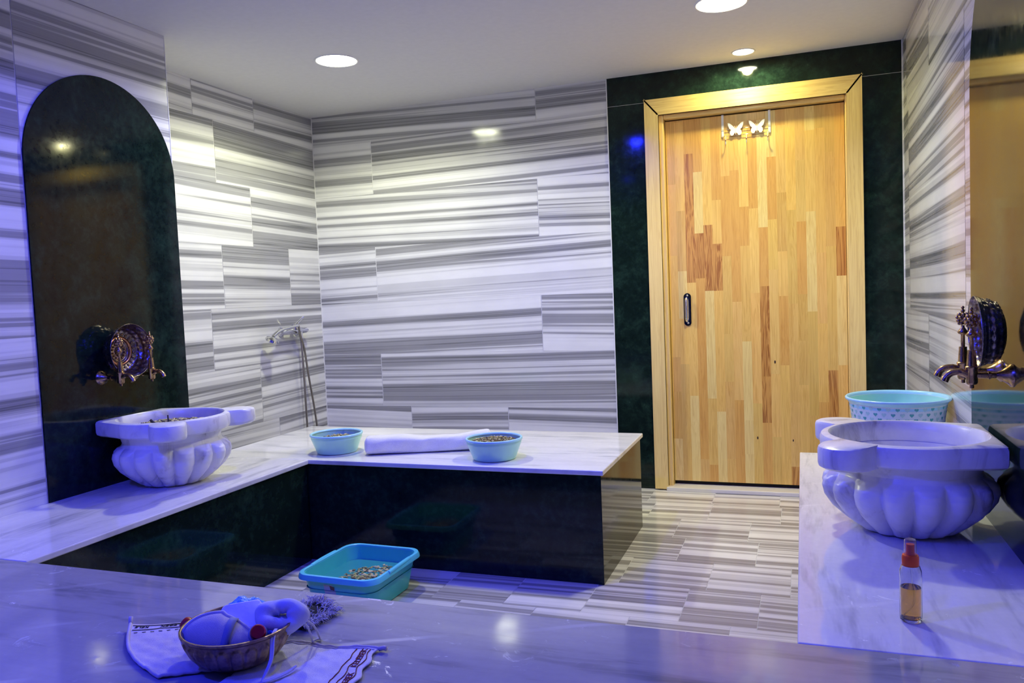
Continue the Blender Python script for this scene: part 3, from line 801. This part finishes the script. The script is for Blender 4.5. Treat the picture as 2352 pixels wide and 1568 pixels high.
for sx in (-1, 1):
    mb = MB(); x = tx+sx*.1655
    pts = [(x+sx*.002, ty-.085, TZ-.006), (x+sx*.002, ty-.07, TZ-.005), (x+sx*.003, ty, TZ-.004), (x+sx*.002, ty+.07, TZ-.005), (x+sx*.002, ty+.085, TZ-.006)]
    mb.tube(smoothpts(pts, 4), [.006]+[.0085]*15+[.006], 12); mb.build('grip', M_TUBRIM, t, smooth=True)
mb = MB()   # worn sticker on the front wall
def fw(u, z): 
    yy = -.158-(z-.004)*.2-.0014
    return (tx+u*cos(trot)-yy*sin(trot), ty+u*sin(trot)+yy*cos(trot), z)
mb.add([fw(-.05, .055), fw(.0, .050), fw(-.002, .088), fw(-.012, .104), fw(-.05, .106)], [(0, 1, 2, 3, 4)], 0)
mb.add([V(fw(-.022, .086))+V((0, -.0008, 0)), V(fw(-.006, .084))+V((0, -.0008, 0)), V(fw(-.004, .098))+V((0, -.0008, 0)), V(fw(-.024, .102))+V((0, -.0008, 0))], [(0, 1, 2, 3)], 1)
mb.build('sticker', [M_STICK, M_STICK2], tb)
mb = MB(); mb.add(rrect(tx, ty, .1535, .1775, .053, .082, 8, trot), [tuple(range(36))]); w = mb.build('tub_water', plain('murky water surface', (.04, .30, .30), .05)); tag(w, 'shallow greenish water standing in the square turquoise tub', 'water')
debris('soaked_herbs', 'brown soaked herbs floating in the square turquoise tub', tx+.035, ty-.005, .080, .108, 300, 9, .011, .001, .130)

# ------------------------------------------------------------------ rolled towel
t = None
p0, p1 = V((-1.866, 3.118, B)), V((-1.335, 3.325, B)); ax = (p1-p0); Lt = ax.length; ax.normalize(); nr = V((-ax.y, ax.x, 0))
mb = MB(); n = 40; m = 60; vs = []; rnd = random.Random(3)
for i in range(m+1):
    u = i/m; endf = min(1, min(u, 1-u)/.018)**.5 if 0 < u < 1 else .55
    endf = max(endf, .55)
    hw = .049*(.94+.05*sin(u*5+1)); hh = (.036+.004*sin(u*7+.5))*(1+.10*u)
    for k in range(n):
        a = 2*pi*k/n; ca, sa = cos(a), sin(a)
        x = hw*(abs(ca)**.6)*(1 if ca >= 0 else -1)*endf; z = hh*(abs(sa)**.62)*(1 if sa >= 0 else -1)*endf
        wr = .0025*sin(a*3+u*9)+.0018*sin(u*38+2*a)*(1 if sa > -.3 else 0)
        x += wr; z += .0018*sin(u*21+a)*(sa > 0)
        vs.append(p0+ax*(u*Lt)+nr*x+V((0, 0, hh+z+.0015)))
fs = [(i*n+k, i*n+(k+1) % n, (i+1)*n+(k+1) % n, (i+1)*n+k) for i in range(m) for k in range(n)]
fs += [tuple(range(n-1, -1, -1)), tuple(m*n+k for k in range(n))]
mb.add(vs, fs); to = mb.build('rolled_towel', M_TOWEL, smooth=True)
tag(to, 'white towel rolled lengthwise, lying between the two aqua bowls', 'towel')

# ------------------------------------------------------------------ spray bottle
sx_, sy_ = .196, 1.757
t = thing('spray_bottle', 'clear spray bottle half full of amber oil with an orange-red pump on the right bench', 'spray bottle', (sx_, sy_, B))
T = Matrix.Translation((sx_, sy_, B+.0008))
mb = MB(); mb.lathe([(0, .002), (.012, .002), (.0185, .0), (.0205, .003), (.0210, .010), (.0210, .095), (.0205, .104), (.0175, .113), (.0135, .118), (.0130, .126),
    (.0118, .126), (.0122, .117), (.0163, .111), (.0192, .102), (.0196, .094), (.0196, .010), (.0190, .006), (.012, .005), (0, .005)], 48, 0, T); mb.build('bottle_body', M_GLASS, t, smooth=True)
mb = MB(); mb.lathe([(0, .0052), (.012, .0052), (.0188, .0062), (.0194, .0105), (.0194, .070), (0, .070)], 48, 0, T); mb.build('amber_oil', M_OIL, t, smooth='auto')
mb = MB(); mb.lathe([(.0, .114), (.0155, .114), (.0160, .116), (.0160, .132), (.0148, .136), (.008, .137), (.008, .140), (.0078, .150), (.0078, .158), (0, .159)], 40, 0, T, lambda r, z, a, i: r*(1+.012*sin(20*a)) if .114 < z < .134 else r); mb.build('spray_pump', M_ORANGE, t, smooth='auto')
mb = MB(); mb.lathe([(.0118, .137), (.0112, .166), (.0100, .168), (0, .1685), (0, .1675), (.0094, .1672), (.0104, .1655), (.0110, .138)], 40, 0, T); mb.build('dust_cap', M_CAPCLEAR, t, smooth='auto')
mb = MB(); mb.tube(smoothpts([(sx_, sy_, B+.114), (sx_+.003, sy_, B+.08), (sx_+.004, sy_+.001, B+.04), (sx_-.010, sy_+.002, B+.009)], 6), .0013, 8); mb.build('dip_tube', M_GLASS, t, smooth=True)

# ------------------------------------------------------------------ basket bowl and bath things in the foreground
KX, KY, KR, KH = -1.044, 1.234, .112, .074
t = thing('basket_bowl', 'embossed bronze-coloured bowl full of bath things in the foreground', 'bowl', (KX, KY, B+.004))
T = Matrix.Translation((KX, KY, B+.0055)) @ Matrix.Diagonal((.95, .95, 1, 1))
prof = [(0, .002), (.052, .0), (.062, .003), (.078, .014), (.092, .030), (.101, .048), (.105, .060), (.107, .066), (.112, .070), (.112, .074), (.108, .0745), (.103, .066), (.097, .046), (.086, .028), (.07, .013), (.05, .005), (0, .005)]
P = []
for (r0, z0), (r1, z1) in zip(prof[:-1], prof[1:]):
    for q in range(4): P.append((r0+(r1-r0)*q/4, z0+(z1-z0)*q/4))
P.append(prof[-1])
nP = 24
def emb(r, z, a, i):
    if i < 32 and .012 < z < .060 and r > .06:
        ph = (a*nP/(2*pi)) % 1; x = abs(ph-.5)*2; top = .058-.022*x**3
        e = min(1, (1-x)*4)*(1 if z < top else 0)
        return r+.0042*e
    return r
mb = MB(); mb.lathe(P, 288, 0, T, emb); mb.build('bowl_shell', M_BASKET, t, smooth=True)

def qgrid(corners, nu, nv, f=None):
    """bilinear patch; corners p00,p10,p11,p01"""
    a, b, c, d = [V(p) for p in corners]; vs = []
    for j in range(nv+1):
        for i in range(nu+1):
            u, v = i/nu, j/nv
            p = a*(1-u)*(1-v)+b*u*(1-v)+c*u*v+d*(1-u)*v
            if f: p = p+V(f(u, v))
            vs.append(p)
    fs = [(j*(nu+1)+i, j*(nu+1)+i+1, (j+1)*(nu+1)+i+1, (j+1)*(nu+1)+i) for j in range(nv) for i in range(nu)]
    return vs, fs
def wr(u, v, s=1): return .0016*s*(sin(u*23+v*9)+sin(v*31-u*7)+.6*sin((u+v)*47))
from mathutils.bvhtree import BVHTree
TREE = [None]
def drape(p):
    h = TREE[0].ray_cast(V((p.x, p.y, p.z+.3)), V((0, 0, -1)))[0]
    return (h.z if h else p.z)+.0012
def text_mesh(name, body, size, Mx, mat, parent, wid=None):
    cu = bpy.data.curves.new('txt', 'FONT'); cu.body = body; cu.size = size; cu.extrude = .00025; cu.align_x = 'LEFT'; cu.offset = size*.012
    o = bpy.data.objects.new('txt', cu); C.objects.link(o)
    dg = bpy.context.evaluated_depsgraph_get(); me = bpy.data.meshes.new_from_object(o.evaluated_get(dg))
    bpy.data.objects.remove(o)
    xs = [v.co.x for v in me.vertices]
    if wid and xs:
        k = wid/(max(xs)-min(xs))
        for v in me.vertices: v.co.x *= k
    me.transform(Mx); me.materials.clear(); me.materials.append(mat)
    for v in me.vertices: v.co.z = drape(v.co)+(v.co.z-Mx.translation.z)+.0006
    ob = bpy.data.objects.new(name, me); C.objects.link(ob)
    ob.parent = parent; ob.matrix_parent_inverse = parent.matrix_basis.inverted()
    return ob
# left mitt (upright corner lifted a little); outline from the hem round the curved thumb side
m1 = thing('bath_mitt', 'cream woven bath mitt with black lettering, left of the basket bowl', 'bath mitt', (-1.2, 1.24, B), 'woven bath mitts')
TL, TR, BRr, BLr = V((-1.385, 1.300, B+.006)), V((-1.20, 1.385, B+.010)), V((-1.02, 1.215, B+.004)), V((-1.150, 1.135, B+.004))
def f1(u, v):
    lift = .007*(1-u)**6*(1-v)**4
    bulge = -.020*sin(pi*v)*(1-u)**1.5*1.0
    return (bulge*.8, bulge*.9, lift+abs(wr(u, v, .9))*min(1, v*3)+.003*sin(pi*v)*sin(pi*u))
vs, fs = qgrid((TL, TR, BRr, BLr), 40, 40, f1); TREE[0] = BVHTree.FromPolygons(vs, fs); mb = MB(); mb.add(vs, fs); mb.build('mitt_cloth', M_KESE, m1, smooth=True, solid=.0022)
def g1(u, v): 
    p = TL*(1-u)*(1-v)+TR*u*(1-v)+BRr*u*v+BLr*(1-u)*v; return p+V(f1(u, v))
mb = MB(); mb.tube([g1(0, k/30)+V((0, 0, .001)) for k in range(31)]+[g1(k/20, 1)+V((0, 0, .001)) for k in range(1, 21)], .0038, 8)
mb.tube([g1(0, 0), g1(0, 0)+V((-.006, .006, .006)), g1(0, 0)+V((-.008, .010, .012))], .0045, 8)
mb.build('piping', M_PIPING, m1, smooth=True)
ux = (TR-TL); ux.z = 0; ux.normalize(); uy = V((-ux.y, ux.x, 0))
def M1(p, rot180=True):
    s = -1 if rot180 else 1
    return Matrix(((s*ux.x, s*uy.x, 0, p.x), (s*ux.y, s*uy.y, 0, p.y), (0, 0, 1, p.z), (0, 0, 0, 1)))
mb = MB()
for vv_ in (.035, .115): mb.tube([g1(.03+.94*k/24, vv_)+V((0, 0, .0022)) for k in range(25)], .0008, 6)
for k in range(12): mb.tube([g1(.05+k*.08, .165)+V((0, 0, .002)), g1(.05+k*.08+.035, .165)+V((0, 0, .002))], .0007, 6)
mb.build('stitched_line', M_BLACK, m1)
for u1, body, wd_ in ((.20, 'KELE', .028), (.62, 'KELEBEK', .062), (1.0, 'KELEBEK', .060)):
    p = g1(u1, .045); q = g1(u1-.1, .045); p.z = max(p.z, q.z)+.0028
    text_mesh('lettering', body, .0135, M1(p), M_BLACK, m1, wd_)
# right mitt
m2 = thing('bath_mitt', 'white woven bath mitt with maroon lettering, right of the basket bowl', 'bath mitt', (-.88, 1.22, B), 'woven bath mitts')
a_, b_, c_, d_ = V((-1.020, 1.150, B+.003)), V((-.790, 1.165, B+.003)), V((-.802, 1.345, B+.003)), V((-1.000, 1.322, B+.003))
a_, b_ = V((-1.02, 1.10, B+.003)), V((-.745, 1.10, B+.003))
def f2(u, v): return (.004*sin(v*26)*u**4, .006*sin(u*9)*v**3, abs(wr(u, v, 1.0))*(1-.6*u)+.0022)
vs, fs = qgrid((a_, b_, c_, d_), 50, 44, f2); TREE[0] = BVHTree.FromPolygons(vs, fs); mb = MB(); mb.add(vs, fs); mb.build('mitt_cloth', M_KESE2, m2, smooth=True, solid=.0022)
def g2(u, v): return a_*(1-u)*(1-v)+b_*u*(1-v)+c_*u*v+d_*(1-u)*v+V(f2(u, v))
mb = MB(); mb.tube([g2(k/40, 1)+V((0, 0, .001)) for k in range(41)], .0032, 8); mb.tube([g2(k/40, .965)+V((0, 0, .0012)) for k in range(40)], .0014, 6)
e = g2(1, 1); mb.tube([e, e+V((.010, .001, .003)), e+V((.016, .001, .002))], .0048, 8)
mb.build('piping', M_PIPING, m2, smooth=True)
mb = MB()
for uu in (.80, .865, .945): mb.tube([g2(uu, .02+.93*k/40)+V((0, 0, .0022)) for k in range(41)], .0009, 6)
mb.build('stitched_line', M_MAROON, m2)
for v1, body, wd_ in ((.30, 'KELEBEK', .072), (.66, 'KELEBEK', .076), (-.06, 'KELEBEK', .072)):
    d = (c_-b_).normalized(); p = g2(.932, v1); p.z = B+.0105
    Mx = Matrix(((d.x, -d.y, 0, p.x), (d.y, d.x, 0, p.y), (0, 0, 1, p.z), (0, 0, 0, 1)))
    text_mesh('lettering', body, .0165, Mx, M_MAROON, m2, wd_)

# scrub pad in the front left of the bowl: an oval pad folded over, with elastic band and piping
def at(dx, dy, z): return V((KX+dx, KY+dy, B+z))
pad = thing('scrub_pad', 'cream oval scrub pad with a grey-blue elastic band in the basket bowl', 'scrub pad', at(-.04, -.05, .03))
# local frame: e1 along image-right, e2 up/back, e3 normal towards the camera
e1 = V((.93, .34, -.10)).normalized(); e3 = V((.34, -.80, .55)).normalized(); e2 = e3.cross(e1).normalized(); e1 = e2.cross(e3)
pc = at(-.004, -.040, .066)
def PT(x, y, z): return pc+e1*x+e2*y+e3*z
def out(a):   # outline: rounded left lobe, sloping right
    x = .080*cos(a); y = .040*sin(a)
    if x > 0: y = y*(1-.35*(x/.084)) - .018*(x/.084)**1.3
    else: y = y*1.05+.004
    return x, y
mb = MB(); n = 48; vs = []; lv = 9
for side in (1, -1):
    for i in range(lv+1):
        q = sin(pi/2*i/lv)
        for k in range(n):
            x, y = out(2*pi*k/n); x *= q; y *= q
            dome = .024*(1-q**2)**.6 if side > 0 else -.008*(1-q**2)**.5
            vs.append(PT(x, y, dome-.18*x*x/.09))
for sidx in range(2):
    b0 = sidx*(lv+1)*n
    mb_f = [(b0+i*n+k, b0+i*n+(k+1) % n, b0+(i+1)*n+(k+1) % n, b0+(i+1)*n+k) for i in range(lv) for k in range(n)]
    if sidx == 0: F_ = mb_f
    else: F_ += mb_f
mb.add(vs, F_); mb.build('pad_body', M_PAD, pad, smooth=True)
mb = MB(); mb.tube([PT(out(2*pi*k/64)[0]*1.0, out(2*pi*k/64)[1]*1.0, -.18*out(2*pi*k/64)[0]**2/.09+.001) for k in range(64)], .0042, 8, closed=True); mb.build('piping', M_PIPING, pad, smooth=True)
mb = MB(); vs = []
for j in range(13):
    y = -.038+.076*j/12
    for x in (.006, .021):
        xx = x+.004*j/12; q = min(1, sqrt((xx/.084)**2+(y/.040)**2)); vs.append(PT(xx, y*.96, .024*(1-q**2)**.6-.18*xx*xx/.09+.0022))
mb.add(vs, [(2*j, 2*j+1, 2*j+3, 2*j+2) for j in range(12)]); mb.build('elastic_band', M_BAND, pad, smooth=True, solid=.0015)

def capped_bottle(label, base, axis, body_r, body_l, cap_r, cap_l, mat, group):
    axis = V(axis).normalized(); q = V((0, 0, 1)).rotation_difference(axis).to_matrix().to_4x4()
    T = Matrix.Translation(base) @ q
    o = thing('bath_bottle', label, 'bottle', base, group)
    mb = MB(); mb.lathe([(0, 0), (body_r*.85, .0), (body_r, .004), (body_r, body_l*.72), (body_r*.9, body_l*.85), (cap_r*.8, body_l*.97), (cap_r*.7, body_l)], 28, 0, T); mb.build('bottle_body', mat, o, smooth=True)
    mb = MB(); mb.lathe([(0, body_l-.003), (cap_r, body_l-.003), (cap_r*1.03, body_l), (cap_r*.98, body_l+cap_l*.8), (cap_r*.82, body_l+cap_l), (0, body_l+cap_l+.0005)], 28, 0, T); mb.build('cap', M_REDCAP, o, smooth='auto')
    return o
capped_bottle('little bottle with dark red cap sticking out at the left edge of the basket bowl', at(-.064, .000, .034), (-.82, .02, .38), .015, .055, .0145, .020, M_MILK, 'red-capped bath bottles')
capped_bottle('clear bottle with dark red cap in the middle of the basket bowl', at(.044, .004, .058), (.50, -.62, .40), .018, .044, .0145, .025, M_MILK, 'red-capped bath bottles')

# white soap bar
so = thing('soap_bar', 'white soap block standing in the middle of the basket bowl', 'soap', at(0, .02, .05))
f1_ = V((.90, .30, .16)).normalized(); f3_ = V((.10, -.60, .75)).normalized(); f2_ = f3_.cross(f1_).normalized(); f1_ = f2_.cross(f3_)
sc_ = at(-.006, .020, .078)
mb = MB(); lay = []
for z in (-.014, -.011, .011, .014):
    ins = .003 if abs(z) > .012 else 0
    lay.append([sc_+f1_*x+f2_*y+f3_*z for x, y, _ in rrect(0, 0, .040-ins, .031-ins, .010, 0, 6)])
loft(mb, lay, 0, True, True); mb.build('soap', M_SOAP, so, smooth='auto')

# nets
def puff(name, label, c, rad, mat, seed, n=6):
    rnd = random.Random(seed); mb = MB()
    for i in range(n):
        M = Matrix.Rotation(rnd.uniform(0, 6), 4, 'Z') @ Matrix.Rotation(rnd.uniform(-1, 1), 4, 'X')
        cc = V(c)+V((rnd.uniform(-.3, .3)*rad[0], rnd.uniform(-.3, .3)*rad[1], rnd.uniform(-.2, .2)*rad[2]))
        b = len(mb.v); mb.ell(cc, [r*rnd.uniform(.62, .92) for r in rad], 22, 0, M)
        for j in range(b, len(mb.v)):
            p = V(mb.v[j]); d = (p-cc); k = 1+.10*sin(d.x*260+i)+.10*sin(d.y*230+2*i)+.08*sin(d.z*300); mb.v[j] = tuple(cc+d*k)
    return mb.build(name, mat, smooth=True, weld=False)
tag(puff('shower_net', 'blue net sponge at the back of the basket bowl', at(-.036, .070, .066), (.056, .032, .030), M_NET, 5, 6), 'blue net sponge behind the soap at the back of the basket bowl', 'sponge', 'blue net sponges')
tag(puff('shower_net', '', at(.050, .022, .060), (.030, .028, .026), M_NET, 6, 5), 'blue net sponge under the red-capped bottle in the basket bowl', 'sponge', 'blue net sponges')
# white pouf: a thick soft ring with cords
pf = thing('white_pouf', 'white puffy bath pouf with loose cords on the right edge of the basket bowl', 'bath pouf', at(.06, .03, .07))
pc2 = at(.076, .036, .086); g3 = V((.45, -.62, .62)).normalized(); g1v = V((.9, .35, -.08)).normalized(); g2v = g3.cross(g1v).normalized(); g1v = g2v.cross(g3)
mb = MB(); n1, n2 = 48, 24; vs = []
for i in range(n1):
    a = 2*pi*i/n1; Rr = .0262+.003*sin(2*a+1); rr = .0180+.0018*sin(3*a)+.0016*sin(5*a+1)
    for k in range(n2):
        b = 2*pi*k/n2; rad = Rr+rr*cos(b); zz = rr*1.05*sin(b)
        vs.append(pc2+g1v*rad*cos(a)*1.12+g2v*rad*sin(a)*.82+g3*(zz+.004*sin(a*2)))
mb.add(vs, [(i*n2+k, ((i+1) % n1)*n2+k, ((i+1) % n1)*n2+(k+1) % n2, i*n2+(k+1) % n2) for i in range(n1) for k in range(n2)])
mb.build('pouf_ring', M_PUFF, pf, smooth=True, weld=False)
mb = MB(); mb.ell(at(.060, .046, .058), (.030, .026, .026), 24); mb.ell(pc2-g3*.026, (.030, .024, .014), 20); mb.build('pouf_body', M_PUFF, pf, smooth=True, weld=False)
def pole(*p): return [V(q) for q in p]
mb = MB(); mb.tube(smoothpts([at(.092, -.005, .078), at(.100, -.028, .072), at(.108, -.045, .040), at(.104, -.062, .014), at(.110, -.072, .0125), at(.122, -.058, .0125), at(.134, -.030, .0135), at(.140, -.012, .016)], 7), .0024, 8); mb.build('cord', M_CORD, pf, smooth=True)
mb = MB(); mb.tube(smoothpts([at(.094, -.003, .078), at(.104, -.026, .071), at(.111, -.044, .040), at(.108, -.066, .0145), at(.114, -.076, .0125), at(.126, -.060, .0125), at(.137, -.034, .0135), at(.140, -.012, .016)], 7), .0021, 8); mb.build('cord', M_CORD, pf, smooth=True)
mb = MB(); mb.tube(smoothpts([at(.098, .055, .082), at(.108, .075, .050), at(.100, .100, .008), at(.090, .112, .004), at(.096, .128, .004), at(.104, .120, .008), at(.108, .095, .045), at(.100, .060, .080)], 7), .0022, 8); mb.build('cord', M_CORD, pf, smooth=True)

# frayed dark scrubber behind the bowl
fz = thing('frayed_scrubber', 'dark woven back scrubber with pale frayed fringe behind the basket bowl', 'scrubber', (-1.04, 1.46, B))
o0, o1, o2, o3 = V((-1.090, 1.385, B+.004)), V((-1.000, 1.390, B+.004)), V((-.985, 1.490, B+.004)), V((-1.075, 1.530, B+.004))
vs, fs = qgrid((o0, o1, o2, o3), 12, 16, lambda u, v: (0, 0, .013*sin(pi*u)*sin(pi*min(1, v*.9+.1))+.003)); mb = MB(); mb.add(vs, fs); mb.build('woven_strip', M_FUZZD, fz, smooth=True, solid=.004)
rnd = random.Random(12); mb = MB()
for i in range(1200):
    u, v = rnd.random(), rnd.random()
    if .35 < u < .82 and .32 < v < .82 and rnd.random() < .93: continue
    p = o0*(1-u)*(1-v)+o1*u*(1-v)+o2*u*v+o3*(1-u)*v; p.z = B+.006+.013*sin(pi*u)
    d = V(((u-.5)*1.6+rnd.uniform(-.7, .7), (v-.45)*1.2+rnd.uniform(-.7, .7), rnd.uniform(.05, .8))).normalized(); l = rnd.uniform(.008, .024)
    mid = p+d*l*.6+V((rnd.uniform(-.003, .003), rnd.uniform(-.003, .003), .002)); en = p+d*l+V((rnd.uniform(-.006, .006), rnd.uniform(-.006, .006), -rnd.uniform(0, .010)))
    en.z = max(en.z, B+.003); mb.tube([p, mid, en], [.0010, .0008, .0004], 4)
fr = mb.build('frayed_fringe', M_FUZZL, fz, smooth=True, weld=False); fr['kind'] = 'stuff'

# ------------------------------------------------------------------ world, camera, view
w = bpy.data.worlds.new('World'); bpy.context.scene.world = w; w.use_nodes = True
w.node_tree.nodes['Background'].inputs[0].default_value = (.02, .02, .03, 1); w.node_tree.nodes['Background'].inputs[1].default_value = .2
cd = bpy.data.cameras.new('camera'); cam = bpy.data.objects.new('camera', cd); C.objects.link(cam)
cd.sensor_width = 36; cd.lens = 1831.28/2352*36; cd.clip_start = .02
yaw, pitch, roll = .3507, -.0598, -.0409
fwd = V((-sin(yaw)*cos(pitch), cos(yaw)*cos(pitch), sin(pitch))); rt = V((cos(yaw), sin(yaw), 0)); up = rt.cross(fwd)
Rv = rt*cos(roll)+up*sin(roll); Uv = up*cos(roll)-rt*sin(roll)
cam.matrix_world = Matrix(((Rv.x, Uv.x, -fwd.x, 0), (Rv.y, Uv.y, -fwd.y, 0), (Rv.z, Uv.z, -fwd.z, 1.15), (0, 0, 0, 1)))
sc = bpy.context.scene; sc.camera = cam
sc.view_settings.view_transform = 'Standard'; sc.view_settings.look = 'None'; sc.view_settings.gamma = 1; sc.view_settings.use_curve_mapping = False
sc.view_settings.exposure = 1.75
sc.cycles.max_bounces = 10; sc.cycles.transparent_max_bounces = 16
sc.cycles.sample_clamp_indirect = 6; sc.cycles.caustics_reflective = False
